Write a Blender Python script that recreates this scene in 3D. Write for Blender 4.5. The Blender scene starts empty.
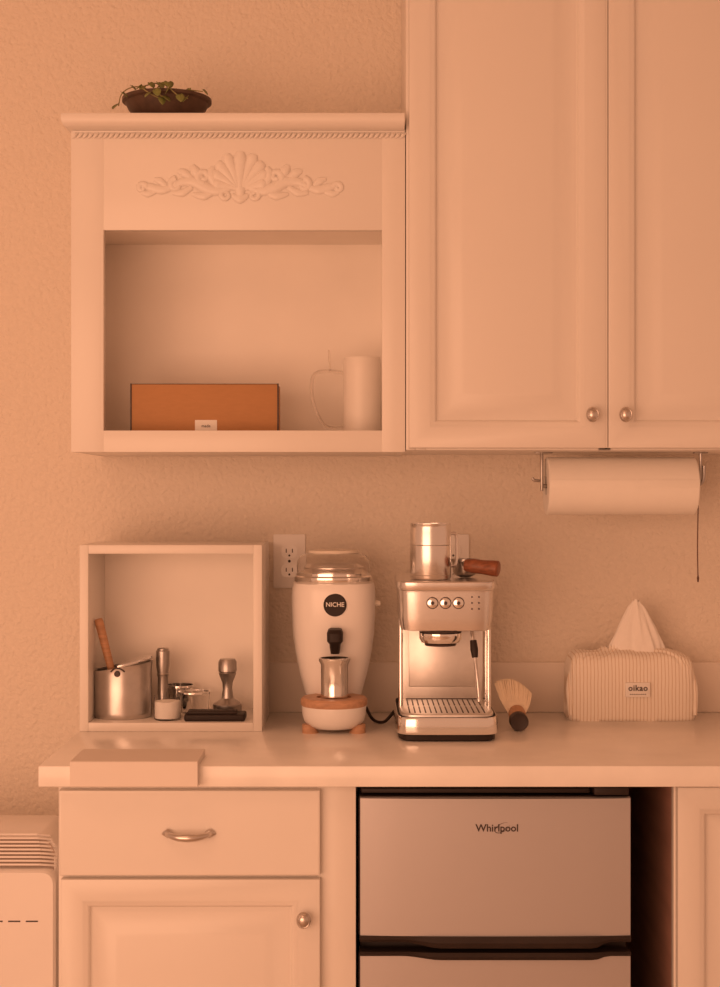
import bpy, bmesh, math, random
from mathutils import Vector, Matrix
random.seed(4)
scene = bpy.context.scene
scene.view_settings.view_transform = 'Standard'
COL = scene.collection
F, D, EYE = 1516.0, 3.2, 1.37
def S(y): return F / (D + y)
def wx(px, y): return (px - 360) / S(y)
def wz(py, y): return EYE - (py - 493.5) / S(y)
CT = 0.91

# ------------------------------------------------------------- materials
def mat(name, col, rough=0.5, metal=0.0, trans=0.0, bump=None, coat=0.0, vary=None, spec=0.5, ior=1.45, alpha=1.0, aniso=None, sheen=0.0):
    m = bpy.data.materials.new(name); m.use_nodes = True
    nt = m.node_tree; b = nt.nodes['Principled BSDF']
    b.inputs['Base Color'].default_value = (*col, 1)
    b.inputs['Roughness'].default_value = rough
    b.inputs['Metallic'].default_value = metal
    b.inputs['Transmission Weight'].default_value = trans
    b.inputs['IOR'].default_value = ior
    b.inputs['Coat Weight'].default_value = coat
    b.inputs['Coat Roughness'].default_value = .15
    b.inputs['Specular IOR Level'].default_value = spec
    b.inputs['Alpha'].default_value = alpha
    b.inputs['Sheen Weight'].default_value = sheen
    tc = nt.nodes.new('ShaderNodeTexCoord')
    def mapped(scale):
        mp = nt.nodes.new('ShaderNodeMapping'); mp.inputs['Scale'].default_value = scale
        nt.links.new(tc.outputs['Object'], mp.inputs['Vector']); return mp
    if vary:
        amt, scale = vary[0], vary[1]
        mp = mapped(scale if isinstance(scale, tuple) else (scale,)*3)
        n = nt.nodes.new('ShaderNodeTexNoise'); n.inputs['Scale'].default_value = 1.0
        n.inputs['Detail'].default_value = 5
        nt.links.new(mp.outputs[0], n.inputs['Vector'])
        r = nt.nodes.new('ShaderNodeValToRGB')
        r.color_ramp.elements[0].position = .3; r.color_ramp.elements[1].position = .7
        r.color_ramp.elements[0].color = (*[max(0, c*(1-amt)) for c in col], 1)
        r.color_ramp.elements[1].color = (*[min(1, c*(1+amt)) for c in col], 1)
        nt.links.new(n.outputs['Fac'], r.inputs[0]); nt.links.new(r.outputs[0], b.inputs['Base Color'])
    if bump:
        strength, scale, dist = bump
        mp = mapped(scale if isinstance(scale, tuple) else (scale,)*3)
        n = nt.nodes.new('ShaderNodeTexNoise'); n.inputs['Scale'].default_value = 1.0
        n.inputs['Detail'].default_value = 3
        nt.links.new(mp.outputs[0], n.inputs['Vector'])
        bp = nt.nodes.new('ShaderNodeBump'); bp.inputs['Strength'].default_value = strength
        bp.inputs['Distance'].default_value = dist
        nt.links.new(n.outputs['Fac'], bp.inputs['Height']); nt.links.new(bp.outputs[0], b.inputs['Normal'])
    return m

M_wall = mat('wall_paint', (.78, .70, .61), .75, bump=(.8, 98, .0062), vary=(.015, 110))
M_splash = mat('backsplash_stone', (.80, .73, .66), .5, vary=(.02, 14))
M_cab = mat('cabinet_paint', (.79, .75, .705), .36, bump=(.05, 60, .002), vary=(.01, 4), coat=.12)
M_int = mat('cabinet_interior', (.93, .88, .82), .6, bump=(.12, 25, .003), vary=(.02, 8))
M_shadowpanel = mat('shade_toned_panel', (.66, .36, .28), .8, vary=(.1, (4, 4, 30)))  # red-brown paints in the shade on the side panel beside the fridge
M_quartz = mat('quartz', (.88, .85, .81), .24, vary=(.055, 9), coat=.1)
M_floor = mat('floor_wood', (.6, .48, .38), .5, vary=(.2, (3, 30, 1)))
M_steel = mat('brushed_steel', (.84, .82, .81), .24, 1.0, bump=(.05, (400, 400, 20), .001))
M_dsteel = mat('dark_steel', (.46, .43, .41), .33, 1.0, vary=(.05, 60))
M_pitch = mat('canister_steel', (.64, .61, .59), .30, 1.0, vary=(.05, 60))
M_chrome = mat('chrome', (.92, .90, .88), .12, 1.0)
M_traysteel = mat('tray_steel', (.86, .84, .82), .34, .9, vary=(.03, 60))
M_nickel = mat('nickel', (.66, .61, .57), .30, 1.0, vary=(.05, 60))
M_fridge = mat('fridge_steel', (.53, .51, .52), .38, .5, bump=(.03, (10, 10, 500), .001))
M_black = mat('black_plastic', (.028, .018, .015), .5, vary=(.1, 30), spec=.35)
M_dark = mat('dark_grey', (.06, .042, .038), .5, vary=(.1, 30))
M_white = mat('white_plastic', (.89, .87, .855), .28, coat=.2, vary=(.005, 20))
M_cream = mat('cream_plastic', (.82, .75, .66), .4, vary=(.02, 20))
M_wood = mat('warm_wood', (.50, .27, .15), .45, vary=(.22, (18, 18, 160)))
M_oak = mat('oak_wood', (.54, .31, .19), .45, vary=(.15, (40, 160, 160)))
M_redwood = mat('rosewood', (.25, .085, .04), .35, vary=(.3, (30, 200, 200)))
M_board = mat('cardboard', (.47, .24, .105), .75, vary=(.03, (60, 60, 200)))
M_paper = mat('paper', (.88, .85, .80), .9, bump=(.25, 160, .002), vary=(.01, 30))
M_label = mat('label_paper', (.84, .82, .79), .7, vary=(.01, 30))
M_glass = mat('clear_glass', (.99, .99, .99), .02, trans=1.0, ior=1.12)
M_acrylic = mat('clear_acrylic', (.96, .94, .92), .04, trans=.97, ior=1.2)
M_hglass = mat('handle_glass', (.90, .87, .84), .06, trans=.9, ior=1.3)
M_ceramic = mat('white_ceramic', (.84, .80, .75), .35, vary=(.01, 40))
M_pot = mat('dark_pot', (.085, .048, .032), .5, vary=(.25, 50))
M_leaf = mat('leaf', (.18, .20, .06), .5, vary=(.4, 60))
M_stem = mat('stem', (.28, .24, .10), .6, vary=(.2, 60))
M_soil = mat('soil', (.06, .04, .025), .95, bump=(.8, 200, .004))
M_tissue = mat('tissue', (.90, .87, .83), .9, bump=(.4, 50, .006))
M_bristle = mat('bristle', (.84, .72, .56), .8, vary=(.06, 80))
M_salt = mat('white_powder', (.92, .90, .87), .9, bump=(.4, 600, .001))
M_appl = mat('appliance_white', (.82, .78, .75), .4, vary=(.01, 10))
M_vent = mat('vent_shade', (.42, .33, .28), .7, vary=(.03, 10))  # brownish backing plate, paints the shade between the louvre fins
M_mat = mat('white_slab', (.78, .72, .67), .6, bump=(.1, 120, .001), vary=(.01, 20))
M_cord = mat('cord', (.13, .06, .04), .6, vary=(.1, 100))
M_stripe = mat('striped_cotton', (.8, .74, .62), .9, sheen=.2)
nt = M_stripe.node_tree; b = nt.nodes['Principled BSDF']
tc = [n for n in nt.nodes if n.type == 'TEX_COORD'][0]
w = nt.nodes.new('ShaderNodeTexWave'); w.wave_type = 'BANDS'; w.bands_direction = 'X'
w.inputs['Scale'].default_value = 44; w.inputs['Distortion'].default_value = .6
r = nt.nodes.new('ShaderNodeValToRGB')
r.color_ramp.elements[0].position = .03; r.color_ramp.elements[0].color = (.64, .51, .39, 1)
r.color_ramp.elements[1].position = .20; r.color_ramp.elements[1].color = (.87, .81, .73, 1)
nt.links.new(tc.outputs['Object'], w.inputs['Vector']); nt.links.new(w.outputs['Fac'], r.inputs[0])
nt.links.new(r.outputs[0], b.inputs['Base Color'])

# ------------------------------------------------------------- geometry helpers
ORI = {}
def merge(bm, t, mi=0, M=None):
    if M is not None: bmesh.ops.transform(t, matrix=M, verts=t.verts)
    for f in t.faces: f.material_index = mi
    me = bpy.data.meshes.new('tmp'); t.to_mesh(me); t.free()
    bm.from_mesh(me); bpy.data.meshes.remove(me)
def box(bm, x0, x1, y0, y1, z0, z1, b=.0015, mi=0, M=None, seg=2):
    t = bmesh.new()
    bmesh.ops.create_cube(t, size=1)
    for v in t.verts:
        v.co = Vector(((x0+x1)/2 + v.co.x*(x1-x0), (y0+y1)/2 + v.co.y*(y1-y0), (z0+z1)/2 + v.co.z*(z1-z0)))
    if b > 0: bmesh.ops.bevel(t, geom=t.edges[:], offset=b, segments=seg, affect='EDGES', profile=.5)
    merge(bm, t, mi, M)
def skin_rings(bm, rings, mi=0, M=None, cap0=True, cap1=True, closed=True):
    t = bmesh.new(); vr = [[t.verts.new(p) for p in r] for r in rings]
    n = len(vr[0])
    for a, c in zip(vr[:-1], vr[1:]):
        for i in range(n if closed else n-1):
            j = (i+1) % n
            t.faces.new((a[i], a[j], c[j], c[i]))
    if cap0: t.faces.new(vr[0][::-1])
    if cap1: t.faces.new(vr[-1])
    bmesh.ops.remove_doubles(t, verts=t.verts, dist=1e-6)
    bmesh.ops.recalc_face_normals(t, faces=t.faces)
    merge(bm, t, mi, M)
def lathe(bm, prof, c=(0, 0, 0), axis='Z', n=48, mi=0, M=None, cap0=True, cap1=True):
    rings = []
    for r, h in prof:
        r = max(r, 1e-5); ring = []
        for i in range(n):
            a = 2*math.pi*i/n; u, v = r*math.cos(a), r*math.sin(a)
            p = {'Z': (u, v, h), 'Y': (u, h, v), 'X': (h, u, v)}[axis]
            ring.append(Vector(p) + Vector(c))
        rings.append(ring)
    skin_rings(bm, rings, mi, M, cap0, cap1)
def se(cx, cy, rx, ry, z, p=2.0, n=56, zs=0, ruf=0, rn=0):
    out = []
    for i in range(n):
        a = 2*math.pi*i/n; c, s = math.cos(a), math.sin(a)
        k = 1 + ruf*math.sin(a*rn)
        x = math.copysign(abs(c)**(2/p), c)*rx*k; y = math.copysign(abs(s)**(2/p), s)*ry*k
        out.append(Vector((cx+x, cy+y, z + zs*x)))
    return out
def loft(bm, secs, mi=0, M=None, n=56, cap0=True, cap1=True):
    skin_rings(bm, [se(*s[:5], *(s[5:]), n=n) if len(s) > 5 else se(*s, n=n) for s in secs], mi, M, cap0, cap1)
def smoothpts(pts, k=6):
    P = [Vector(p) for p in pts]; out = []
    for i in range(len(P)-1):
        p0, p1, p2, p3 = P[max(i-1, 0)], P[i], P[i+1], P[min(i+2, len(P)-1)]
        for j in range(k):
            t = j/k
            out.append(.5*((2*p1)+(-p0+p2)*t+(2*p0-5*p1+4*p2-p3)*t*t+(-p0+3*p1-3*p2+p3)*t**3))
    out.append(P[-1]); return out
def tube(bm, pts, r, n=10, mi=0, M=None, k=6, flaty=1.0, smooth=True):
    m0 = len(pts)
    P = smoothpts(pts, k) if smooth and m0 > 2 else [Vector(p) for p in pts]
    N = len(P)
    if isinstance(r, (int, float)): R = [r]*N
    else:
        R = []
        for i in range(N):
            u = i/(N-1)*(len(r)-1); a = min(int(u), len(r)-2); R.append(r[a]+(r[a+1]-r[a])*(u-a))
    rings = []; up = None
    for i, p in enumerate(P):
        tg = (P[min(i+1, N-1)]-P[max(i-1, 0)]).normalized()
        if up is None:
            up = Vector((0, 1, 0)) if abs(tg.y) < .9 else Vector((1, 0, 0))
        up = (up - tg*up.dot(tg)).normalized(); sd = tg.cross(up)
        rings.append([p + up*math.cos(2*math.pi*q/n)*R[i]*flaty + sd*math.sin(2*math.pi*q/n)*R[i] for q in range(n)])
    skin_rings(bm, rings, mi, M)
def panel(bm, x0, x1, z0, z1, yf, th, rings, mi=0):
    def rect(ins, y): return [Vector((x0+ins, y, z0+ins)), Vector((x1-ins, y, z0+ins)), Vector((x1-ins, y, z1-ins)), Vector((x0+ins, y, z1-ins))]
    R = [rect(0, yf+th), rect(0, yf+.003), rect(.0008, yf+.001), rect(.003, yf)]
    R += [rect(i, yf+d) for i, d in rings]
    skin_rings(bm, R, mi)
def text(bm, s, size, loc, mi=0, ext=.0003, align='CENTER', bold=0.0, M=None, xs=1.0, sp=1.0):
    cu = bpy.data.curves.new('t', 'FONT'); cu.body = s; cu.size = size; cu.extrude = ext
    cu.align_x = align; cu.align_y = 'CENTER'; cu.offset = bold; cu.resolution_u = 3; cu.space_character = sp
    o = bpy.data.objects.new('t', cu); COL.objects.link(o); bpy.context.view_layer.update()
    me = bpy.data.meshes.new_from_object(o.evaluated_get(bpy.context.evaluated_depsgraph_get()))
    t = bmesh.new(); t.from_mesh(me); bpy.data.meshes.remove(me)
    bpy.data.objects.remove(o); bpy.data.curves.remove(cu)
    T = Matrix.Translation(loc) @ (M or Matrix.Identity(4)) @ Matrix.Rotation(math.pi/2, 4, 'X') @ Matrix.Diagonal((xs, 1, 1, 1))
    merge(bm, t, mi, T)
def thing(name, loc, label, cat):
    o = bpy.data.objects.new(name, None); o.empty_display_size = .05; o.location = loc
    COL.objects.link(o); ORI[o.name] = Vector(loc); o['label'] = label; o['category'] = cat; return o
def obj(name, bm, mats, parent=None, label=None, cat=None, smooth=35, group=None, structure=False, solid=None):
    me = bpy.data.meshes.new(name)
    xs = [v.co.x for v in bm.verts]; ys = [v.co.y for v in bm.verts]; zs = [v.co.z for v in bm.verts]
    org = Vector(((min(xs)+max(xs))/2, (min(ys)+max(ys))/2, min(zs)))
    bmesh.ops.translate(bm, verts=bm.verts, vec=-org)
    for f in bm.faces: f.smooth = True
    bm.to_mesh(me); bm.free()
    me.set_sharp_from_angle(angle=math.radians(smooth))
    for m in (mats if isinstance(mats, (list, tuple)) else [mats]): me.materials.append(m)
    o = bpy.data.objects.new(name, me); COL.objects.link(o); ORI[o.name] = org
    if parent: o.parent = parent; o.location = org - ORI[parent.name]
    else: o.location = org
    if label: o['label'] = label
    if cat: o['category'] = cat
    if group: o['group'] = group
    if structure: o['kind'] = 'structure'
    if solid:
        md = o.modifiers.new('solid', 'SOLIDIFY'); md.thickness = solid; md.offset = 0
    return o
B = bmesh.new

# ------------------------------------------------------------- room
bm = B(); box(bm, -2.6, 2.6, 0, .1, 0, 2.8, 0); obj('wall_back', bm, M_wall, structure=True)
bm = B(); box(bm, -2.6, 2.6, -4.2, .1, -.06, 0, 0); obj('floor', bm, M_floor, structure=True)
bm = B(); box(bm, -2.6, 2.6, -4.2, .1, 2.8, 2.86, 0); obj('ceiling', bm, M_wall, structure=True)
bm = B(); box(bm, -2.6, -.53, -.014, 0, 0, .1, .002); obj('baseboard_back', bm, M_cab, structure=True)

# ------------------------------------------------------------- worktop
bm = B(); box(bm, -.544, 1.25, -.64, 0, CT-.036, CT, .003)
obj('worktop', bm, M_quartz, label='pale quartz worktop across the base cabinets', cat='countertop')
bm = B(); box(bm, -.53, 1.25, -.012, 0, CT, CT+.105, .002)
obj('backsplash', bm, M_splash, label='low pale stone backsplash strip along the wall', cat='backsplash')

DR = [(.036, 0), (.040, .0025), (.044, .0040), (.047, .0060), (.050, .0125), (.053, .0135), (.082, .0050), (.090, .0018), (.098, .0002)]
def knob(parent, x, z, y):
    b_ = B(); M = Matrix.Translation((x, y, z)) @ Matrix.Diagonal((.85, 1, 1, 1))
    lathe(b_, [(.0075, 0), (.0055, -.004), (.005, -.012), (.010, -.015), (.0145, -.019), (.0145, -.022), (.012, -.025), (.011, -.0245), (.009, -.027), (.004, -.029), (0, -.029)], axis='Y', M=M, n=32)
    obj('knob', b_, M_nickel, parent, label='brushed nickel oval knob')

# ------------------------------------------------------------- left base cabinet
base = thing('base_cabinet', (-.263, -.3, 0), 'white painted base cabinet with one drawer above a panelled door', 'cabinet')
bm = B(); XL, XR = -.519, -.007
box(bm, XL, XL+.018, -.57, -.001, .0, CT-.037)
box(bm, XR-.018, XR, -.57, -.001, .0, CT-.037)
box(bm, XL+.018, XR-.018, -.57, -.001, .1, .118)
box(bm, XL+.018, XR-.018, -.53, -.515, 0, .1)
box(bm, XL, XL+.02, -.59, -.57, .0, CT-.037)
box(bm, -.075, XR, -.59, -.57, .0, CT-.037)
box(bm, XL+.02, -.075, -.59, -.57, CT-.06, CT-.037)
box(bm, XL+.02, -.075, -.59, -.57, .70, .73)
box(bm, XL+.02, -.075, -.59, -.57, .1, .13)
obj('body', bm, M_cab, base)
yd = -.61
dx0, dx1 = wx(59, yd), wx(320, yd)
bm = B(); panel(bm, dx0, dx1, wz(876, yd), wz(790.5, yd), yd, .02, [(.004, 0)])
dr = obj('drawer', bm, M_cab, base)
bm = B(); cx, cz = wx(189, yd), wz(834, yd)
tube(bm, [(cx-.038, yd-.002, cz+.002), (cx-.033, yd-.014, cz+.0015), (cx-.018, yd-.024, cz-.0005), (cx, yd-.027, cz-.001), (cx+.018, yd-.024, cz-.0005), (cx+.033, yd-.014, cz+.0015), (cx+.038, yd-.002, cz+.002)], [.004, .0045, .006, .007, .006, .0045, .004], mi=0, n=12)
for s in (-1, 1):
    tube(bm, [(cx+s*.028, yd-.004, cz+.002), (cx+s*.036, yd-.005, cz+.002), (cx+s*.046, yd-.003, cz+.001)], [.003, .0085, .001], flaty=.5, n=12)
obj('handle', bm, M_nickel, dr, label='nickel bow handle with leaf ends')
bm = B(); panel(bm, dx0+.003, dx1, .115, wz(879.5, yd), yd, .02, DR)
dd = obj('door', bm, M_cab, base)
knob(dd, wx(304, yd), wz(917, yd), yd)

# right base cabinet
base2 = thing('base_cabinet', (.85, -.3, 0), 'white painted base cabinet beside the small fridge', 'cabinet')
bm = B()
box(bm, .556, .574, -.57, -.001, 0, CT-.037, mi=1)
box(bm, 1.18, 1.198, -.57, -.001, 0, CT-.037)
box(bm, .574, 1.18, -.57, -.001, .1, .118)
box(bm, .574, 1.18, -.53, -.515, 0, .1)
box(bm, .540, .575, -.59, -.57, 0, CT-.037); box(bm, 1.165, 1.2, -.59, -.57, 0, CT-.037)
box(bm, .575, 1.165, -.59, -.57, CT-.06, CT-.037); box(bm, .575, 1.165, -.59, -.57, .1, .13)
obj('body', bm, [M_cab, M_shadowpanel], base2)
bm = B(); panel(bm, .543, 1.19, .115, CT-.042, yd, .02, DR)
dd = obj('door', bm, M_cab, base2)
knob(dd, 1.16, .8, yd)

# ------------------------------------------------------------- fridge
fr = thing('fridge', (.232, -.3, 0), 'small two-door stainless fridge with black body under the worktop', 'refrigerator')
fx0, fx1 = wx(358.5, -.6), wx(632, -.6)
bm = B(); box(bm, fx0+.002, fx1-.002, -.555, -.06, .02, .862, .004)
for x in (fx0+.04, fx1-.04):
    for y in (-.5, -.1): lathe(bm, [(.015, 0), (.015, .022)], (x, y, 0), n=16)
box(bm, fx1-.065, fx1-.005, -.60, -.53, .852, .866, .003); box(bm, fx0+.005, fx1-.07, -.585, -.54, .853, .861, .002)
obj('body', bm, M_black, fr)
def fdoor(z0, z1):
    b_ = B(); n = 14
    box(b_, fx0, fx1, -.592, -.556, z0, z1, .004, mi=1)
    cols = []
    for i in range(n+1):
        u = i/n; x = fx0+.003+(fx1-fx0-.005)*u
        y = -.596 - .006*math.sin(math.pi*u)**.6
        cols.append([Vector((x, -.590, z0+.001)), Vector((x, y, z0+.003)), Vector((x, y, z1-.003)), Vector((x, -.590, z1-.001))])
    skin_rings(b_, cols, 0)
    return b_
ud = obj('door', fdoor(.608, .8494), [M_fridge, M_black], fr, label='brushed steel freezer door')
ld = obj('door', fdoor(.05, .580), [M_fridge, M_black], fr, label='brushed steel lower door')
def grip(z, up, par):
    b_ = B(); n = 40; cols = []
    for i in range(n+1):
        u = i/n; x = fx0+.002+(fx1-fx0-.004)*u
        t_ = min(1, max(0, (u-.16)/.14)); t2 = min(1, max(0, (.92-u)/.06)); e = (t_*t_*(3-2*t_))*(t2*t2*(3-2*t2))
        z0_, z1_ = (z-.007-.009*e, z+.003) if up else (z-.003-.005*e, z+.004)
        y = -.604-.007*e
        cols.append([Vector((x, -.57, z0_)), Vector((x, y+.003, z0_)), Vector((x, y, (z0_+z1_)/2)), Vector((x, y+.004, z1_)), Vector((x, -.57, z1_))])
    skin_rings(b_, cols, 0); obj('handle', b_, M_black, par, label='black moulded grip strip')
grip(.608, True, ud); grip(.580, False, ld)
bm = B(); lx, lz = wx(497, -.6), wz(828, -.6)
text(bm, 'Whirlpool', .0175, (lx, -.6025, lz), bold=.0003)
pts = [(lx+.009+.0125*math.cos(a), -.6026, lz+.001+.0075*math.sin(a)+.005*math.cos(a)) for a in [x*.25 for x in range(3, 26)]]
tube(bm, pts, [.0001, .0004, .0006, .0004, .0001], n=6, k=2)
obj('logo', bm, M_dark, ud, label='dark lettering with swoosh ring')

# ------------------------------------------------------------- tall wall cabinet
up = thing('wall_cabinet', (.46, -.17, 1.452), 'tall white wall cabinet with two raised-panel doors', 'cabinet')
bm = B(); ZB, ZT = 1.452, 2.5
for x in (.087, .832): box(bm, x, x+.018, -.33, -.001, ZB, ZT)
box(bm, .105, .832, -.31, -.001, ZB, ZB+.018); box(bm, .105, .832, -.33, -.001, ZT-.018, ZT)
box(bm, .105, .832, -.012, -.001, ZB+.018, ZT-.018)
box(bm, .105, .125, -.33, -.31, ZB, ZT); box(bm, .81, .832, -.33, -.31, ZB, ZT)
box(bm, .125, .81, -.33, -.31, ZB, ZB+.03); box(bm, .45, .476, -.330, -.31, ZB, ZT-.02)
box(bm, .4612, .4658, -.3478, -.329, ZB+.004, ZT-.02, .0003)
obj('body', bm, M_cab, up)
yu = -.35
DU = [(.038, 0), (.042, .0025), (.047, .0040), (.050, .0060), (.053, .0125), (.056, .0135), (.088, .0050), (.096, .0018), (.104, .0002)]
for a, c, kx in ((wx(409, yu), wx(606, yu), 591), (wx(608.5, yu), wx(608.5, yu)+.369, 624)):
    bm = B(); panel(bm, a, c, wz(448, yu), ZT-.01, yu, .019, DU)
    d_ = obj('door', bm, M_cab, up, label='raised-panel white door')
    knob(d_, wx(kx, yu), wz(415, yu), yu)

# ------------------------------------------------------------- open wall shelf with carved front
sh = thing('wall_shelf', (-.23, -.17, 1.449), 'white open wall shelf with carved floral frieze and crown', 'shelf')
yS = -.33
sx0, sx1 = wx(71, yS), .0855
sz0, sz1 = wz(452, yS), 2.060
ox0, ox1, oz0, oz1 = wx(103.5, yS), wx(382, yS), wz(430.5, yS), wz(230, yS)
bm = B()
box(bm, sx0, sx0+.014, -.311, -.001, sz0, sz1, mi=0); box(bm, sx1-.014, sx1, -.311, -.001, sz0, sz1)
box(bm, sx0+.014, sx1-.014, -.311, -.001, sz0, sz0+.022, mi=0)
box(bm, sx0+.014, sx1-.014, -.07, -.001, sz0+.02, sz1, mi=1)
box(bm, sx0+.013, sx0+.016, -.311, -.012, sz0+.02, sz1, 0, mi=1); box(bm, sx1-.016, sx1-.013, -.311, -.012, sz0+.02, sz1, 0, mi=1)
box(bm, sx0+.014, sx1-.014, -.311, -.012, oz1+.015, oz1+.03, mi=1)
box(bm, sx0, ox0, yS, -.311, sz0, sz1, .0006); box(bm, ox1, sx1, yS, -.311, sz0, sz1, .0006)
box(bm, ox0-.002, ox1+.002, yS+.0004, -.311, sz0, oz0, .0006); box(bm, ox0-.002, ox1+.002, yS+.0004, -.311, oz1, sz1, .0006)
obj('body', bm, [M_cab, M_int], sh)
bm = B()
prof = [(-.330, 2.057), (-.338, 2.058), (-.346, 2.060), (-.353, 2.064), (-.357, 2.069), (-.358, 2.080), (-.356, 2.084)]
rings = []
for y, z in prof:
    e = -.33 - y
    rings.append([Vector((sx0-e*.5, y, z)), Vector((sx1-.002, y, z)), Vector((sx1-.002, -.001, z)), Vector((sx0-e*.5, -.001, z))])
skin_rings(bm, rings)
obj('crown_moulding', bm, M_cab, sh)
bm = B(); nx = 64
for i in range(nx):
    x = sx0+.008+(sx1-sx0-.012)*i/(nx-1)
    tube(bm, [(x-.005, yS-.0003, 2.043), (x, yS-.0030, 2.0475), (x+.005, yS-.0003, 2.052)], [.0016, .0034, .0016], n=8, k=3)
box(bm, sx0+.004, sx1-.002, yS-.002, yS+.001, 2.053, 2.057, .0008)
obj('rope_moulding', bm, M_cab, sh, label='twisted rope trim under the crown')
bm = B(); u = 1/528.; cx, cz = wx(240, yS), wz(176, yS)
def orn(pts, rad, both=True, fl=.42):
    for s in ((1, -1) if both else (1,)):
        tube(bm, [(cx+s*p[0]*u, yS-.0005, cz+p[1]*u) for p in pts], [q*u for q in rad], n=12, k=5, flaty=fl)
def spiral(x, y, r, t0, turns, rad, dr_=1):
    pts = []
    for i in range(10):
        t = i/9; a = t0+dr_*turns*2*math.pi*t; rr = r*(1-.8*t)
        pts.append((x+rr*math.cos(a), y+rr*math.sin(a)))
    orn(pts, rad, fl=.6)
# shell with rounded lobes
orn([(0, -14), (0, 2), (0, 17), (0, 24)], [2.0, 4.8, 6.6, 4.0], False)
for a, L in ((19, 37), (38, 34), (57, 30), (77, 25)):
    t = math.radians(a)
    orn([(2, -13), (L*.5*math.sin(t)+1, -13+L*.5*math.cos(t)), (L*.85*math.sin(t)+2, -13+L*.85*math.cos(t)), (L*math.sin(t)+2, -13+L*math.cos(t)-.5)], [1.6, 4.0, 6.0, 3.6])
orn([(-8, -19), (0, -23), (8, -19)], [2, 5, 2], False)
orn([(0, -12), (0, -20)], [6, 4], False)
spiral(14, -19, 6, math.pi*.5, 1.1, [3.2, 2.8, 2.4, 2, 2.6], -1)
# leafy scroll
orn([(10, -12), (22, -15), (34, -12), (46, -6), (58, -6), (70, -12)], [3, 5, 6, 5.6, 4.4, 3])
spiral(36, -1, 7.5, -math.pi*.5, 1.1, [4.2, 3.8, 3.2, 2.8, 3.6], 1)
spiral(64, -9, 6.5, math.pi*.5, 1.05, [3.8, 3.4, 2.8, 2.4, 3], -1)
for q in (([(25, -9), (29, 1), (27, 9)], [3, 5.4, 2.2]), ([(38, -4), (45, 5), (48, 11)], [3, 5.2, 2.2]), ([(48, -3), (56, 3), (62, 5)], [3, 4.6, 2]),
          ([(26, -15), (36, -20), (48, -18)], [3, 4.6, 1.8]), ([(48, -11), (58, -17), (68, -17)], [2.6, 4.2, 1.6]),
          ([(66, -10), (78, -14), (90, -11), (99, -9)], [3, 4.6, 4.2, 2.4]), ([(74, -10), (80, -5), (86, -3)], [2.4, 3.8, 1.6]), ([(82, -14), (92, -18), (99, -16)], [2.2, 3.6, 1.6])):
    orn(*q)
spiral(98, -12, 5, math.pi, 1.05, [3.2, 3, 2.8, 2.4, 3], -1)
obj('carved_ornament', bm, M_cab, sh, label='carved shell and acanthus scroll relief')

# things inside shelf
fz = sz0+.022
bm = B(); yb = -.27
bx0, bx1 = wx(131, yb), wx(278, yb); bz1 = wz(384, yb)
box(bm, bx0, bx1, yb, -.19, fz, bz1, .002)
for x in (bx0, bx1): box(bm, x-.0014, x+.0014, yb-.0012, yb+.002, fz+.0005, bz1+.001, .0004, mi=1)
box(bm, bx0, bx1, yb-.0004, yb+.001, bz1-.0004, bz1+.0006, .0002, mi=1)
box(bm, wx(195, yb), wx(217, yb), yb-.0008, yb+.001, fz+.002, wz(420, yb), .0002, mi=2)
text(bm, 'made', .008, (wx(206, yb), yb-.0012, wz(426, yb)), mi=1)
obj('storage_box', bm, [M_board, M_dark, M_label], label='orange-brown cardboard box with dark edges and a white label', cat='box')
yj = -.20; jx = wx(362, yj); jr = 19/S(yj); jt = wz(358, yj)
jug = thing('jug', (jx, yj, fz), 'pale ribbed jug with a large clear loop handle', 'jug')
bm = B(); pr = [(jr*.93, 0), (jr, .004)]
H = jt-fz
N = 22
for i in range(1, N):
    z = .004+(H-.03)*i/N; pr.append((jr*(1.0 if i % 2 else .985), z))
pr += [(jr, H-.02), (jr*.99, H-.006), (jr*.95, H), (jr*.88, H), (jr*.88, .012), (0, .012)]
lathe(bm, pr, (jx, yj, fz)); obj('body', bm, M_ceramic, jug)
bm = B(); hx = lambda p: wx(p, yj); hz = lambda p: wz(p, yj)
tube(bm, [(hx(344), yj, hz(373)), (hx(332), yj, hz(371.5)), (hx(319), yj, hz(372)), (hx(313), yj, hz(377)), (hx(311.5), yj, hz(388)), (hx(313), yj, hz(402)), (hx(319), yj, hz(418)), (hx(325), yj, hz(426)), (hx(333), yj, hz(428)), (hx(344), yj, hz(428))], .0036, n=12)
tube(bm, [(hx(330), yj, hz(371)), (hx(329), yj-.004, hz(350))], .002, n=8)
obj('handle', bm, M_hglass, jug, label='clear loop handle')

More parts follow.
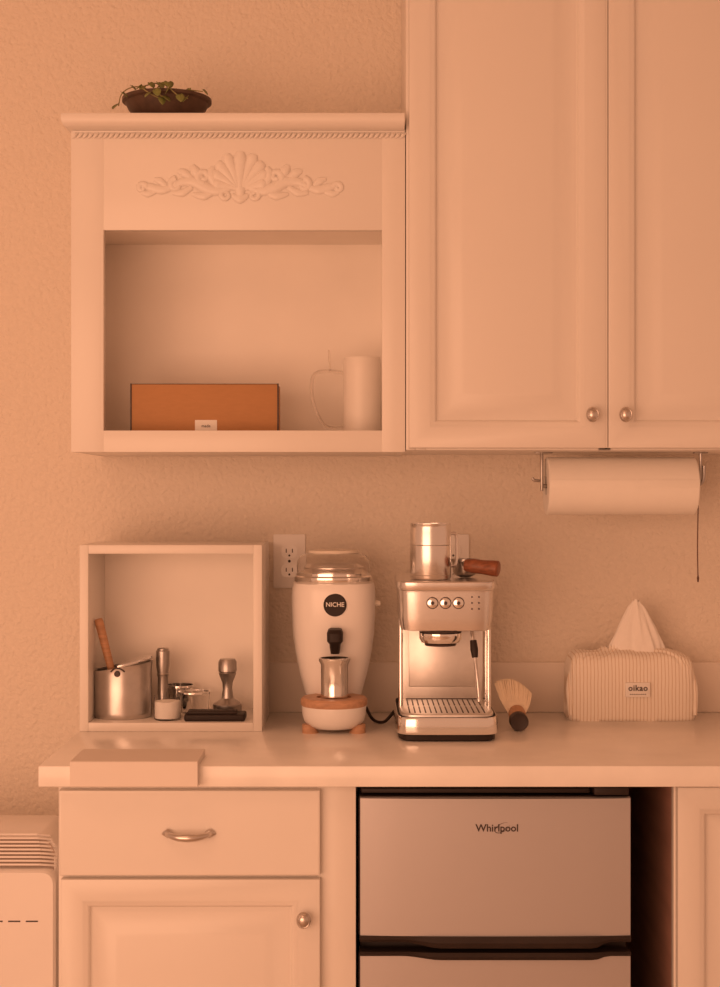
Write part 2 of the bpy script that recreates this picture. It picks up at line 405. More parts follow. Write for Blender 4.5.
# plant on top
zt = 2.084; yp = -.27; pxc = wx(167, yp)
pl = thing('potted_vine', (pxc, yp, zt), 'trailing green vine in a dark bowl on the wall shelf', 'plant')
bm = B(); lathe(bm, [(.050, 0), (.062, .010), (.074, .026), (.080, .038), (.086, .041), (.086, .047), (.080, .047), (.073, .036), (0, .036)], (pxc, yp, zt))
obj('pot', bm, M_pot, pl)
bm = B(); lathe(bm, [(.070, .0), (.05, .005), (0, .007)], (pxc, yp, zt+.0355)); obj('soil', bm, M_soil, pl)
bm = B()
st = [[(-.01, -.03, .042), (-.035, -.06, .054), (-.058, -.076, .050), (-.076, -.075, .038), (-.084, -.06, .020)],
      [(-.01, -.03, .042), (0, -.05, .064), (.012, -.072, .058), (.018, -.090, .044), (.035, -.090, .03), (.05, -.082, .028)],
      [(0, -.02, .042), (-.012, -.04, .066), (-.025, -.06, .060), (-.035, -.088, .047), (-.018, -.091, .034), (0, -.086, .026)],
      [(0, -.02, .042), (.006, -.05, .060), (-.004, -.080, .052), (-.008, -.091, .040), (.004, -.086, .028)],
      [(0, 0, .042), (.02, -.03, .056), (.05, -.05, .052), (.075, -.06, .047)]]
for s in st: tube(bm, [(pxc+p[0], yp+p[1], zt+p[2]) for p in s], .0011, n=6)
obj('stems', bm, M_stem, pl)
bm = B()
def leaf(bm, c, L, yaw, pitch, roll):
    t = bmesh.new(); rows = []
    for i in range(7):
        v = i/6; w_ = L*.46*math.sin(math.pi*min(1, v*.85+.12))**.8*(1-v*.3) if i < 6 else .0003
        rows.append([Vector((-w_, L*v, .0015*(1-v)+.18*w_)), Vector((0, L*v, 0)), Vector((w_, L*v, .18*w_))])
    vr = [[t.verts.new(p) for p in r_] for r_ in rows]
    for a_, b_ in zip(vr[:-1], vr[1:]):
        for i in range(2): t.faces.new((a_[i], a_[i+1], b_[i+1], b_[i]))
    merge(bm, t, 0, Matrix.Translation(c) @ Matrix.Rotation(yaw, 4, 'Z') @ Matrix.Rotation(pitch, 4, 'X') @ Matrix.Rotation(roll, 4, 'Y'))
for s in st:
    P = smoothpts(s, 2)
    for p in P[2::2]:
        leaf(bm, (pxc+p[0], yp+p[1]-.003, zt+p[2]+.003), random.uniform(.015, .022), random.choice((2.4, 3.9))+random.uniform(-.4, .4), random.uniform(-1.1, -.6), random.uniform(-.3, .3))
obj('leaves', bm, M_leaf, pl, solid=.0006)

# ------------------------------------------------------------- display cube on counter
yn = -.27
nx0, nx1 = wx(79.5, yn), wx(262, yn); nz0, nz1 = CT, wz(545, yn); tk = .017
bm = B()
box(bm, nx0, nx0+tk, yn, -.05, nz0, nz1, .001); box(bm, nx1-tk, nx1, yn, -.05, nz0, nz1, .001)
box(bm, nx0+tk, nx1-tk, yn, -.05, nz0, nz0+tk, .001); box(bm, nx0+tk, nx1-tk, yn, -.05, nz1-tk, nz1, .001)
box(bm, nx0+tk-.001, nx1-tk+.001, -.078, -.0505, nz0+tk-.001, nz1-tk+.001, 0, mi=1)
obj('box_shelf', bm, [M_cab, M_int], label='white open box shelf standing on the worktop', cat='shelf')
nf = nz0+tk
yc = -.185; cxx = wx(123, yc); cr = .0575
can = thing('steel_canister', (cxx, yc, nf), 'brushed steel canister with slanted rim and half lid', 'canister')
bm = B()
h = wz(666, yc)-nf
R = [se(cxx, yc, cr*.94, cr*.94, nf), se(cxx, yc, cr*.99, cr*.99, nf+.004), se(cxx, yc, cr, cr, nf+.012), se(cxx, yc, cr, cr, nf+.06),
     se(cxx, yc, cr, cr, nf+h-.008, 2, zs=.13), se(cxx, yc, cr*1.02, cr*1.02, nf+h, 2, zs=.16), se(cxx, yc, cr*1.03, cr*1.03, nf+h+.002, 2, zs=.16), se(cxx, yc, cr*.98, cr*.98, nf+h+.001, 2, zs=.16), se(cxx, yc, cr*.94, cr*.94, nf+.03), se(cxx, yc, cr*.9, cr*.9, nf+.006)]
skin_rings(bm, R); obj('body', bm, M_pitch, can)
bm = B()
rg = []
for zz_, kk in ((-.003, 1.02), (.0, 1.05), (.003, 1.04)):
    pts_ = []
    for i in range(33):
        a = math.radians(-90+180*i/32); x = cr*kk*math.cos(a)
        pts_.append(Vector((cxx-.002+x, yc+cr*kk*math.sin(a), nf+h+.004+.22*x+zz_)))
    rg.append(pts_)
skin_rings(bm, rg)
obj('lid', bm, M_steel, can, label='sloping steel half lid')
bm = B(); hxx = cxx-.002
lathe(bm, [(.0060, .002), (.0060, -.003), (.0045, -.0042), (0, -.0042)], (hxx, yc-cr, nf+h-.009), axis='Y', n=20)
tube(bm, [(hxx-.013, yc-cr*.985, nf+h-.005), (hxx-.004, yc-cr-.002, nf+h+.002), (hxx+.006, yc-cr-.001, nf+h+.001), (hxx+.014, yc-cr*.985, nf+h-.005)], .0016, n=8)
obj('pivot', bm, M_dark, can, label='dark pivot screw')
bm = B()
p0, p1 = Vector((wx(122, yc)-.008, yc-.012, nf+.05)), Vector((wx(100, yc), yc-.02, wz(618, yc)))
tube(bm, [p0, p0.lerp(p1, .5), p0.lerp(p1, .93), p1], [.006, .0080, .0090, .0065], n=16)
obj('wooden_stick', bm, M_wood, label='slim wooden stick leaning inside the steel canister', cat='stick')
ya = -.225; ax = wx(167.5, ya)
jar = thing('glass_jar', (ax, ya, nf), 'small glass jar filled with white powder', 'jar')
bm = B(); lathe(bm, [(.024, 0), (.0265, .003), (.0265, .046), (.0252, .046), (.0252, .003), (0, .003)], (ax, ya, nf)); obj('body', bm, M_glass, jar)
bm = B(); lathe(bm, [(.0249, .0035), (.0249, .036), (0, .038)], (ax, ya, nf)); obj('powder', bm, M_salt, jar)
yt = -.165; tx = wx(163, yt)
bm = B(); lathe(bm, [(.014, 0), (.0145, .004), (.0125, .012), (.0105, .03), (.0105, .075), (.012, .080), (.0125, .082), (.0115, .084), (.0140, .10), (.0140, .128), (.0120, .130), (.0120, .132), (.010, .134), (0, .135)], (tx, yt, nf))
obj('hand_tool', bm, M_dsteel, label='slim steel hand tool standing behind the glass jar', cat='tool')
yk = -.17; kx = wx(195, yk)
cpp = thing('glass_cup', (kx, yk, nf), 'short clear glass cup with steel rim', 'cup')
bm = B(); lathe(bm, [(.024, 0), (.027, .004), (.030, .044), (.0288, .044), (.0255, .006), (0, .006)], (kx, yk, nf)); obj('body', bm, M_glass, cpp)
bm = B(); lathe(bm, [(.0290, .0445), (.0325, .0450), (.0325, .0480), (.0285, .0480)], (kx, yk, nf), cap0=False, cap1=False); obj('rim', bm, M_chrome, cpp)
yk2 = -.112; kx = wx(180, yk2)
bm = B(); lathe(bm, [(.024, 0), (.026, .004), (.027, .048), (.031, .050), (.031, .054), (.0265, .054), (.0255, .006), (0, .006)], (kx, yk2, nf))
obj('steel_cup', bm, M_chrome, label='short polished steel dosing cup behind the glass cup', cat='cup')
ym = -.222
bm = B(); box(bm, wx(186, ym), wx(246, ym), ym-.035, ym+.022, nf, nf+.014, .004, seg=3)
box(bm, wx(189, ym), wx(238, ym), ym-.033, ym-.005, nf+.013, nf+.021, .003, seg=3)
obj('tamping_mat', bm, M_black, label='black rubber tamping mat lying in the box shelf', cat='mat')
yw = -.165; tx = wx(227.5, yw); tz = nf
bm = B()
lathe(bm, [(.028, 0), (.029, .002), (.029, .022), (.022, .027), (.012, .034), (.0095, .052), (.0105, .064), (.0165, .080), (.0180, .084), (.0165, .0855), (.0185, .088), (.0185, .106), (.015, .112), (0, .113)], (tx, yw, tz), mi=0)
obj('tamper', bm, M_dsteel, label='dark steel coffee tamper standing behind the black mat', cat='tamper')

# ------------------------------------------------------------- outlets
for x, lab in ((289.5, 'white double wall outlet above the worktop'), (453, 'white double wall outlet partly behind the steel jug')):
    xx = wx(x, 0); zz = wz(561, 0)
    o = thing('wall_outlet', (xx, -.003, zz-.057), lab, 'outlet')
    bm = B(); box(bm, xx-.034, xx+.034, -.006, 0, zz-.057, zz+.057, .003); obj('cover_plate', bm, M_white, o)
    bm = B()
    for s in (-1, 1):
        zc_ = zz+s*.020
        loft(bm, [(xx, 0, .0165, .014, 0, 3.2), (xx, 0, .0165, .014, .0025, 3.2)], M=Matrix.Translation((0, -.0055, zc_)) @ Matrix.Rotation(math.pi/2, 4, 'X'))
        box(bm, xx-.0075, xx-.0055, -.0086, -.0075, zc_-.002, zc_+.006, 0, mi=1); box(bm, xx+.0055, xx+.0075, -.0086, -.0075, zc_-.002, zc_+.006, 0, mi=1)
        lathe(bm, [(.0022, -.0075), (.0022, -.0086)], (xx, 0, zc_-.008), axis='Y', n=12, mi=1)
    lathe(bm, [(.003, -.005), (.003, -.0075)], (xx, 0, zz), axis='Y', n=12, mi=1)
    obj('socket', bm, [M_white, M_dark], o)

# ------------------------------------------------------------- coffee grinder
gy = -.16; gx = wx(333.5, gy)
gr = thing('coffee_grinder', (gx, gy, CT), 'white rounded coffee grinder with wooden base and clear lid', 'coffee grinder')
def gz(p, y=-.22): return wz(p, y)
bm = B()
k = S(gy)
G = [(697, 28, .060), (690, 30, .062), (675, 34, .067), (655, 38, .074), (635, 40.6, .082), (615, 41.6, .088), (600, 41.9, .0895), (592, 41.7, .0895), (587, 41, .088), (584, 40, .086), (583.5, 38.5, .083)]
loft(bm, [(gx, gy, a/k, c, gz(p), 2.5) for p, a, c in G])
obj('body', bm, M_white, gr)
ztop = gz(583.5)
bm = B(); loft(bm, [(gx, gy, .0755, .077, ztop-.001, 2.1), (gx, gy, .0780, .079, ztop+.003, 2.1), (gx, gy, .0780, .079, ztop+.011, 2.1), (gx, gy, .0745, .076, ztop+.014, 2.1), (gx, gy, .0745, .076, ztop+.019, 2.1), (gx, gy, .068, .070, ztop+.021, 2.1), (gx, gy, .056, .058, ztop+.012, 2.1), (gx, gy, .018, .018, ztop+.010, 2.1), (gx, gy, .017, .017, ztop+.026, 2.1), (gx, gy, .006, .006, ztop+.030, 2.1)])
obj('hopper', bm, M_chrome, gr, label='polished metal hopper ring')
bm = B(); loft(bm, [(gx, gy, .054, .056, ztop+.012, 2.1), (gx, gy, .060, .062, ztop+.030, 2.1), (gx, gy, .054, .056, ztop+.036, 2.1), (gx, gy, .03, .03, ztop+.038, 2.1)])
obj('inner_ring', bm, M_steel, gr)
bm = B()
outer = [(.0735, .018), (.0735, .032), (.0725, .042), (.0690, .050), (.063, .0545), (.054, .057), (.044, .058)]
inner = [(r_-.0012, z_-.0010) for r_, z_ in outer][::-1]
loft(bm, [(gx, gy, r_, r_+.002, ztop+z_, 2.1) for r_, z_ in outer+inner], cap0=False, cap1=False)
ldm = obj('lid', bm, M_acrylic, gr, label='clear acrylic lid')
bm = B(); loft(bm, [(gx, gy, .050, .050, ztop+.057), (gx, gy, .051, .051, ztop+.059), (gx, gy, .049, .049, ztop+.063), (gx, gy, .038, .038, ztop+.0645), (gx, gy, .01, .01, ztop+.065)])
obj('lid_cap', bm, M_cream, ldm, label='cream round cap')
yl = gy-.0895; lx = wx(335, yl); lz = wz(605, yl)
bm = B(); lathe(bm, [(.0225, 0), (.0225, -.0035), (.0215, -.0042), (0, -.0042)], (lx, yl+.004, lz), axis='Y', mi=0)
text(bm, 'NICHE', .0122, (lx, yl-.0006, lz+.0004), mi=1, bold=.00015)
obj('badge', bm, [M_black, M_label], gr, label='round black badge with white lettering')
sy = -.262; sx = wx(335, sy)
bm = B(); loft(bm, [(sx, sy+.012, .0085, .016, wz(654, sy), 3), (sx, sy+.010, .0105, .020, wz(648, sy), 3), (sx, sy+.008, .0110, .024, wz(644, sy), 4), (sx, sy+.006, .0155, .028, wz(641, sy), 4), (sx, sy+.006, .0158, .028, wz(633, sy), 4), (sx, sy+.009, .013, .024, wz(629.5, sy), 4), (sx, sy+.012, .008, .014, wz(628.5, sy), 4)])
obj('chute', bm, M_black, gr, label='black stepped spout')
by = -.262; bxg = wx(334, by)
bm = B(); lathe(bm, [(.030, 0), (.044, .002), (.053, .008), (.0585, .016), (.0615, .027), (.0625, .044), (0, .044)], (bxg, by, CT+.006), n=56)
obj('base', bm, M_white, gr, label='white bowl-shaped base')
bm = B(); lathe(bm, [(.0625, .050), (.0645, .053), (.0645, .062), (.061, .066), (.034, .066), (.034, .062), (0, .062)], (bxg, by, CT), n=56)
box(bm, bxg-.045, bxg+.045, -.23, -.11, CT+.04, CT+.062, .004)
for s in (-1, 1): loft(bm, [(bxg+s*.045, by-.02, .016, .018, CT), (bxg+s*.050, by-.018, .011, .013, CT+.016)])
loft(bm, [(gx, -.12, .05, .03, CT, 3), (gx, -.12, .05, .03, CT+.045, 3)])
obj('wooden_ring', bm, M_oak, gr, label='oak ring and feet')
bm = B(); lathe(bm, [(.006, 0), (.006, .008), (.0045, .012)], (gx+.082, gy, 1.15), axis='X', n=20); obj('switch', bm, M_cream, gr)
cy_ = -.268; cxg = wx(334.5, cy_)
bm = B(); z0 = CT+.0662
ch = wz(658, cy_)-z0
lathe(bm, [(.024, 0), (.0262, .002), (.0262, .02), (.0270, ch-.012), (.0305, ch-.006), (.0315, ch), (.0300, ch), (.0260, ch-.01), (.0250, .004), (0, .004)], (cxg, cy_, z0))
obj('dosing_cup', bm, M_chrome, label='polished steel dosing cup standing in the grinder base', cat='cup')

# ------------------------------------------------------------- espresso machine
ex = .163
em = thing('espresso_machine', (ex, -.24, CT), 'compact brushed steel espresso machine with drip tray and steam wand', 'espresso machine')
ZTm = 1.205
bm = B()
P = 8
loft(bm, [(ex, -.235, .080, .114, 1.111, P), (ex, -.235, .0855, .121, 1.113, P), (ex, -.235, .0885, .125, 1.135, P), (ex, -.235, .090, .127, 1.183, P), (ex, -.235, .0905, .1275, 1.187, P), (ex, -.235, .0925, .131, 1.189, P), (ex, -.235, .0940, .133, 1.194, P), (ex, -.235, .0940, .133, ZTm-.002, P), (ex, -.235, .092, .131, ZTm, P), (ex, -.235, .086, .123, ZTm-.001, P)], n=128)
obj('brew_head', bm, M_steel, em)
bm = B()
box(bm, ex-.083, ex+.083, -.180, -.105, .925, 1.12, .006)
for s in (-1, 1):
    tube(bm, [(ex+s*.0845, -.285, .93), (ex+s*.0845, -.285, 1.13)], .0044, n=12, smooth=False, mi=1)
    tube(bm, [(ex+s*.0845, -.225, .93), (ex+s*.0845, -.225, 1.13)], .0030, n=12, smooth=False, mi=1)
box(bm, ex-.066, ex+.066, -.183, -.175, .985, 1.105, .003, mi=0)
box(bm, ex-.072, ex+.072, -.1815, -.177, .945, .962, .001, mi=2)
obj('body', bm, [M_traysteel, M_chrome, M_dark], em)
bm = B()
loft(bm, [(ex, -.245, .086, .142, CT+.0, 9), (ex, -.245, .091, .147, CT+.003, 9), (ex, -.245, .091, .147, CT+.014, 9)], n=128)
obj('base', bm, M_black, em)
bm = B()
loft(bm, [(ex, -.248, .092, .147, CT+.012, 8), (ex, -.248, .0955, .151, CT+.014, 8), (ex, -.248, .0965, .1525, CT+.018, 8), (ex, -.248, .0950, .1505, CT+.042, 8), (ex, -.248, .0940, .1495, CT+.045, 8), (ex, -.248, .0920, .1475, CT+.045, 8), (ex, -.248, .0910, .1465, CT+.036, 8)], n=128, cap1=False)
loft(bm, [(ex, -.248, .0908, .1462, CT+.034, 8), (ex, -.248, .0908, .1462, CT+.0365, 8)], n=128, mi=1)
tray = obj('drip_tray', bm, [M_chrome, M_dark], em)
bm = B()
loft(bm, [(ex, -.277, .086, .112, CT+.0440, 7), (ex, -.277, .088, .114, CT+.0455, 7), (ex, -.277, .088, .114, CT+.0490, 7), (ex, -.277, .086, .112, CT+.0505, 7)], n=128)
for i in range(15):
    x = ex-.070+i*.010
    box(bm, x-.0013, x+.0013, -.372, -.285, CT+.0500, CT+.0508, .0002, mi=1)
    box(bm, x-.0013, x+.0013, -.273, -.186, CT+.0500, CT+.0508, .0002, mi=1)
obj('grate', bm, [M_traysteel, M_black], tray, label='slotted steel plate')
bm = B(); gxx = wx(440, -.285)
lathe(bm, [(.030, -.030), (.037, -.028), (.041, -.020), (.041, -.010), (.036, -.008), (.036, .004)], (gxx, -.300, 1.114)); lathe(bm, [(.012, -.036), (.016, -.028)], (gxx, -.300, 1.114))
lathe(bm, [(.031, -.0302), (.029, -.0345)], (gxx, -.300, 1.114), mi=1)
lathe(bm, [(.0405, -.0085), (.0415, -.006), (.0405, -.0035)], (gxx, -.300, 1.114), mi=1)
obj('group_head', bm, [M_chrome, M_dark], em)
yf = -.3615
for x in (432.5, 445.5, 458.5):
    xx = wx(x, yf); zz = wz(603, yf)
    bm = B(); lathe(bm, [(.0112, .004), (.0112, -.0008), (.0098, -.001)], (xx, yf, zz), axis='Y', n=32, mi=1); lathe(bm, [(.0094, .004), (.0094, -.0028), (.008, -.0034), (0, -.0034)], (xx, yf, zz), axis='Y', n=32)
    lathe(bm, [(.0035, -.0032), (.0035, -.0038), (0, -.0038)], (xx, yf, zz), axis='Y', n=16, mi=1)
    obj('button', bm, [M_chrome, M_dark], em)
bm = B()
for i, z in enumerate((597, 603, 609)):
    for x in (472, 479): lathe(bm, [(.0016, .003), (.0016, -.001), (0, -.001)], (wx(x, yf), yf, wz(z, yf)), axis='Y', n=12)
for x in (430, 436, 444, 450, 457, 463): box(bm, wx(x, yf)-.0018, wx(x, yf)+.0018, yf-.0008, yf+.002, wz(591, yf)-.0006, wz(591, yf)+.0006, 0)
obj('indicator_lights', bm, M_dark, em)
bm = B(); wy = -.335
W = [(wx(472, wy), wy+.03, 1.125), (wx(473, wy), wy+.01, 1.10), (wx(475, wy), wy, 1.06), (wx(477, wy), wy-.010, 1.02), (wx(478.5, wy), wy-.014, .985)]
tube(bm, W, .0034, n=12)
lathe(bm, [(.0020, -.009), (.0044, -.006), (.0044, 0), (.0034, .002)], (W[-1][0], W[-1][1], .985), n=16)
wand = obj('steam_wand', bm, M_pitch, em)
bm = B(); tube(bm, [(wx(473.4, wy), wy+.006, 1.092), (wx(474.3, wy), wy+.002, 1.075), (wx(475, wy), wy-.001, 1.060)], [.0062, .0076, .0055], n=14)
obj('grip', bm, M_black, wand, label='small black rubber grip')

# milk jug on machine
py_ = -.265; pxx = wx(430.5, py_); pr_ = 20.5/S(py_); ph = wz(524, py_)-ZTm
mj = thing('milk_jug', (pxx, py_, ZTm), 'straight-sided steel milk frothing jug on the espresso machine', 'jug')
bm = B(); lathe(bm, [(pr_*.95, 0), (pr_, .003), (pr_, ph*.5), (pr_, ph-.016), (pr_*.965, ph-.008), (pr_*.975, ph-.002), (pr_*1.0, ph), (pr_*1.0, ph+.0015), (pr_*.95, ph+.0015), (pr_*.935, ph-.01), (pr_*.96, .005), (0, .005)], (pxx, py_, ZTm))
lathe(bm, [(pr_*1.0, -.0008), (pr_*1.018, 0), (pr_*1.0, .0008)], (pxx, py_, ZTm+ph*.62))
lathe(bm, [(pr_*1.0, -.0008), (pr_*1.014, 0), (pr_*1.0, .0008)], (pxx, py_, ZTm+.008))
obj('body', bm, M_steel, mj)
bm = B(); hy = py_+.005
tube(bm, [(pxx+pr_*.92, hy, ZTm+ph*.82), (pxx+pr_+.008, hy+.006, ZTm+ph*.82), (pxx+pr_+.012, hy+.008, ZTm+ph*.72), (pxx+pr_+.012, hy+.008, ZTm+ph*.34), (pxx+pr_+.008, hy+.006, ZTm+ph*.24), (pxx+pr_*.92, hy, ZTm+ph*.24)], .0034, n=10)
obj('handle', bm, M_steel, mj)
qy = -.205; qx = wx(465, qy)
pf = thing('portafilter', (qx, qy, ZTm), 'steel portafilter with reddish wooden handle lying on the espresso machine', 'portafilter')
bm = B()
lathe(bm, [(.010, 0), (.020, .004), (.024, .010), (.025, .030), (.028, .031), (.028, .036), (.023, .036), (.022, .012), (0, .012)], (qx, qy, ZTm))
a0 = Vector((qx-.002, qy-.02, ZTm+.028)); a1 = Vector((wx(473, -.27), -.27, wz(566, -.27)))
tube(bm, [a0, a1], [.007, .011], n=16, smooth=False)
obj('basket', bm, M_dsteel, pf)
a2 = Vector((wx(499, -.29), -.29, wz(569, -.29)))
bm = B(); tube(bm, [a1.lerp(a2, -.3), a1.lerp(a2, .0), a1.lerp(a2, .4), a1.lerp(a2, .75), a1.lerp(a2, .95), a2], [.011, .0140, .0138, .0155, .0155, .010], n=20)
obj('handle', bm, M_redwood, pf, label='reddish wood handle')

bm = B(); tube(bm, [(wx(366, -.17), -.15, CT+.03), (wx(373, -.18), -.16, CT+.007), (wx(383, -.18), -.19, CT+.006), (wx(391, -.18), -.16, CT+.015), (wx(399, -.16), -.12, CT+.03)], .0032, n=8)
obj('power_cord', bm, M_black, label='black power cord curling on the worktop', cat='cable')

# ------------------------------------------------------------- counter brush with fanned bristles
yv = -.27; vx = wx(519.5, yv); vr_ = .0180
br = thing('counter_brush', (vx, yv+.02, CT), 'small round brush with dark handle and pale fanned bristles', 'brush')
bm = B()
lathe(bm, [(.014, .030), (vr_, .026), (vr_, .003), (vr_*.93, 0), (vr_*.8, .001), (vr_*.5, .0025), (0, .0025)], (vx, yv, CT+vr_), axis='Y', n=40)
obj('handle', bm, M_dark, br, label='dark round handle')
A = Vector((vx, yv+.028, CT+.022)); Bv = Vector((vx-.001, yv+.048, CT+.031))
bm = B(); tube(bm, [A, A.lerp(Bv, .5), Bv], [.0165, .0170, .0160], n=24, smooth=False)
obj('ferrule', bm, M_wood, br, label='wooden collar')
bm = B()
for i in range(520):
    a = random.uniform(-1, 1); bb = random.uniform(-1, 1); L = random.uniform(.94, 1.0)
    s_ = Bv + Vector((a*.013, -.006, bb*.008-.002))
    e_ = Bv + Vector((-.004 + a*.036, .025+bb*.010, (.060-.016*a*a-.010*a)*L))
    m_ = s_.lerp(e_, .5)+Vector((a*.004, 0, .001))
    tube(bm, [s_, m_, e_], [.0014, .0013, .0010], n=5, k=2)
bo = obj('bristles', bm, M_bristle, br, label='pale tan bristles'); bo['kind'] = 'stuff'

# ------------------------------------------------------------- tissue box
yT = -.14; tcx = wx(633.5, yT); hw = 64/S(yT); th_ = wz(652, yT)-CT; tcy = yT+.058
tb = thing('tissue_box', (tcx, tcy, CT), 'tissue box in pinstriped fabric cover, one sheet pulled up', 'tissue box')
bm = B(); n = 400; rings = []
LV = [(0, .985, .98, 0), (.006, 1, 1, .0005), (.02, 1.003, 1.01, .001), (.045, .998, 1.01, .0014), (.07, .992, 1.0, .002), (.090, .985, .99, .003), (.106, .975, .97, .0045), (.117, .955, .93, .007), (.124, .92, .86, .010), (.129, .86, .74, .015), (.131, .77, .58, .020), (.132, .66, .44, .028), (.133, .54, .30, .038), (.137, .44, .19, .06), (.142, .42, .17, .09)]
zk = th_/.133
for z, ax_, ay_, rf in LV:
    r_ = []
    for i in range(n):
        a = 2*math.pi*i/n; c, s = math.cos(a), math.sin(a)
        p = 7 if z < .11 else (6 if z < .127 else 4.2)
        fold = math.sin(a*27+math.sin(a*7)*2.4+math.sin(a*3+1)*1.9+z*10)*(.65+.35*math.sin(a*5+.7))
        kx = 1+rf*fold
        x = math.copysign(abs(c)**(2/p), c)*hw*ax_*kx; y = math.copysign(abs(s)**(2/p), s)*.056*ay_*(1+2.0*rf*fold)
        sag = -.006*(z/.133)**3*(math.sin(x*34+.6)**2)-.003*(z/.133)**4*(x/hw)**2+(.004*fold*(z-.11)/.03 if z > .11 else 0)
        wr_ = .0022*math.sin(x*55+z*90)*math.sin(z*24)
        r_.append(Vector((tcx+x, tcy+y+(wr_ if s < 0 else 0), CT+z*zk+sag)))
    rings.append(r_)
skin_rings(bm, rings, cap1=False)
for s in (-1, 1):
    tube(bm, [(tcx+s*(hw-.006), tcy-.03, CT+th_*.70), (tcx+s*(hw-.001), tcy-.04, CT+th_*.45), (tcx+s*(hw-.003), tcy-.05, CT+th_*.08)], [.004, .006, .004], n=8)
obj('fabric_cover', bm, M_stripe, tb, smooth=80)
bm = B(); ly = yT-.0052; lx = wx(638, ly); lz = wz(690, ly)
box(bm, lx-.0245, lx+.0245, ly, ly+.008, lz-.0145, lz+.0145, .0006, mi=0)
text(bm, 'oikao', .0165, (lx, ly-.0004, lz+.0035), mi=1, bold=.0003, sp=1.08)
for q in range(9): box(bm, lx-.016+q*.0037, lx-.0137+q*.0037, ly-.0004, ly+.001, lz-.0095, lz-.0080, 0, mi=1)
obj('label_patch', bm, [M_label, M_dark], tb, label='white woven label with dark lettering')
bm = B(); n = 140; rings = []
tz0 = CT+th_-.014; tx_ = wx(637, -.1); top = wz(600, -.1)
for j in range(20):
    v = j/19; z = tz0+(top-tz0)*v; r_ = []
    wl = .050*(1-v)**.9+.009; wr = .050*(1-v**1.35)+.008
    if v > .9: wl *= .8; wr *= .8
    for i in range(n):
        a = 2*math.pi*i/n
        rr = 1+.09*math.sin(a*5+v*1.6+.6)+.07*math.sin(a*11-v*2)+.03*math.sin(a*19+v*5)
        c = math.cos(a)
        r_.append(Vector((tx_-.001+.002*v+(wr if c > 0 else wl)*rr*c, tcy+((wl+wr)*.5*.26+.002)*rr*math.sin(a), z+.004*v*math.sin(a*3+1)*(1-v*.5)-.004*v*v*abs(c))))
    rings.append(r_)
skin_rings(bm, rings, cap0=False, cap1=True)
obj('tissue_sheet', bm, M_tissue, tb, smooth=80, label='crumpled white tissue pulled upward')

# ------------------------------------------------------------- paper towel
ytw = -.20; rz = wz(486, ytw); r0, r1 = wx(546, ytw), wx(694, ytw); rr = .057
hd = thing('towel_holder', ((r0+r1)/2, ytw, rz), 'thin metal towel holder screwed under the wall cabinet', 'towel holder')
bm = B()
tube(bm, [(r0-.008, ytw, rz), (r1+.010, ytw, rz)], .004, n=12, smooth=False)
box(bm, r0-.011, r0-.006, ytw-.008, ytw+.008, rz-.01, ZB, .001)
box(bm, r0-.022, r0+.012, ytw-.010, ytw+.010, ZB-.003, ZB, .001)
tube(bm, [(r0-.008, ytw, rz+.01), (r0-.022, ytw, rz+.011), (r0-.027, ytw, rz+.016)], .0028, n=10)
tube(bm, [(r1+.006, ytw, rz+.008), (r1+.013, ytw, rz+.004), (r1+.019, ytw, rz+.015), (r1+.020, ytw, rz+.04)], .0034, n=10)
tube(bm, [(r1+.010, ytw, rz), (r1+.013, ytw, rz+.03), (r1+.013, ytw, ZB)], .003, n=10)
box(bm, r1, r1+.026, ytw-.010, ytw+.010, ZB-.003, ZB, .001)
obj('rail', bm, M_dsteel, hd)
bm = B()
lathe(bm, [(.019, r0), (rr-.002, r0), (rr, r0+.002), (rr, r1-.002), (rr-.002, r1), (.019, r1), (.019, r0)], (0, ytw, rz), axis='X', n=72, cap0=False, cap1=False)
box(bm, r0+.001, r1-.001, ytw-.0575, ytw-.0562, rz-.004, rz+.012, .0003)
obj('paper_towel_roll', bm, M_paper, label='white paper towel roll hanging horizontally under the cabinet', cat='paper towel')
bm = B(); xs_ = wx(696.5, ytw)+.003
tube(bm, [(xs_, ytw, rz-.0), (xs_+.001, ytw+.004, rz-.05), (xs_-.001, ytw, rz-.12), (xs_, ytw, rz-.182)], .0012, n=8)
lathe(bm, [(.001, .006), (.0024, 0), (.0015, -.008)], (xs_, ytw, rz-.182), n=10)
obj('hanging_cord', bm, M_cord, label='thin dark cord hanging from the towel holder', cat='cord')

# ------------------------------------------------------------- slab capping the counter edge
mx0, mx1 = wx(70, -.66), wx(197.5, -.66)
bm = B()
pf_ = [(-.535, CT+.0003), (-.6405, CT+.0003), (-.6405, CT-.032), (-.660, CT-.032), (-.6615, CT-.0305), (-.6615, CT+.0095), (-.660, CT+.011), (-.535, CT+.011)]
skin_rings(bm, [[Vector((x, y, z)) for y, z in pf_] for x in (mx0, mx0+.0015, mx1-.0015, mx1)])
obj('edge_cover', bm, M_mat, label='flat white slab capping the worktop front edge', cat='cover')

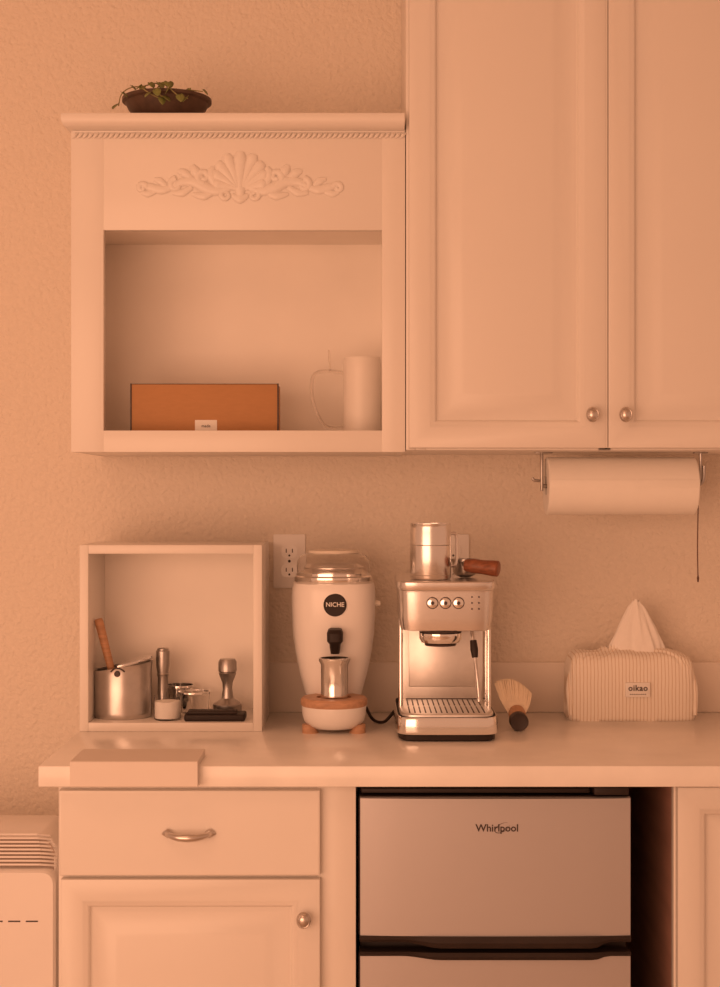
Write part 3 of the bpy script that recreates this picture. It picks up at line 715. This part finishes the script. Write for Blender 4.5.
# ------------------------------------------------------------- heater / air unit
hxr = -.553; hxl = -1.02
ap = thing('portable_heater', ((hxr+hxl)/2, -.34, 0), 'white portable heater with louvred top beside the base cabinet', 'heater')
bm = B()
def rrect(x0, x1, z0, z1, r, y, n=8):
    out = []
    for cx_, cz_, a0_ in ((x1-r, z1-r, 0), (x0+r, z1-r, 90), (x0+r, z0+r, 180), (x1-r, z0+r, 270)):
        for i in range(n+1):
            a = math.radians(a0_+90*i/n); out.append(Vector((cx_+r*math.cos(a), y, cz_+r*math.sin(a))))
    return out
skin_rings(bm, [rrect(hxl+.01, hxr-.008, .05, .744, .04, -.25), rrect(hxl+.002, hxr-.001, .05, .746, .04, -.26), rrect(hxl+.002, hxr-.001, .05, .742, .04, -.410), rrect(hxl+.01, hxr-.006, .055, .735, .04, -.420)])
skin_rings(bm, [rrect(hxl+.008, hxr-.006, .40, .740, .036, -.419), rrect(hxl+.012, hxr-.010, .40, .734, .034, -.4215)], mi=1)
skin_rings(bm, [rrect(hxl+.003, hxr-.001, .055, .686, .022, -.42), rrect(hxl+.001, hxr, .053, .686, .024, -.445), rrect(hxl+.006, hxr-.004, .058, .682, .02, -.451)])
for x in (hxl+.05, hxr-.05): box(bm, x-.02, x+.02, -.43, -.26, 0, .052, .004, mi=0)
obj('body', bm, [M_appl, M_vent], ap)
bm = B()
for i in range(9):
    z = .692+i*.0066; e = .0016*max(0, i-3)**1.35; yy = -.438+i*.0012
    tube(bm, [(hxl+.008+e, yy+.020, z-.003), (hxl+.03+e, yy+.002, z+.001), (hxl+.08, yy, z+.002), (hxr-.07, yy, z+.002), (hxr-.026-e, yy+.003, z+.001), (hxr-.004-e, yy+.020, z-.005)], .0020, n=8)
obj('louvre', bm, M_appl, ap)
bm = B()
for i in range(14):
    x = hxr-.042-i*.032
    box(bm, x-.011, x+.011, -.4518, -.449, .593, .5955, .0003)
obj('vent_slots', bm, M_dark, ap)

# ------------------------------------------------------------- lights, world, camera
def area(name, loc, tgt, sx, sy_, pw, col):
    l = bpy.data.lights.new(name, 'AREA'); l.shape = 'RECTANGLE'; l.size = sx; l.size_y = sy_; l.energy = pw; l.color = col
    o = bpy.data.objects.new(name, l); o.location = loc
    o.rotation_euler = (Vector(tgt)-Vector(loc)).to_track_quat('-Z', 'Y').to_euler(); COL.objects.link(o); return o
area('key_light', (-1.4, -3.3, 1.1), (-.1, 0, 1.05), 2.6, 1.7, 48, (1, .510, .300))
area('bounce_fill', (-.8, -1.9, 2.75), (-.3, -.1, 1.0), 1.2, 1.0, 6, (1, .49, .275))  # unseen overhead fill, added for warm ceiling bounce and door bevel shading
wd = bpy.data.worlds.new('w'); scene.world = wd; wd.use_nodes = True
bg = wd.node_tree.nodes['Background']; bg.inputs[0].default_value = (1, .465, .26, 1); bg.inputs[1].default_value = .62
cam = bpy.data.cameras.new('camera'); cam.sensor_fit = 'HORIZONTAL'; cam.sensor_width = 36; cam.lens = 36*F/720; cam.clip_end = 50
co = bpy.data.objects.new('camera', cam); co.location = (0, -D, EYE); co.rotation_euler = (math.pi/2, 0, 0)
COL.objects.link(co); scene.camera = co
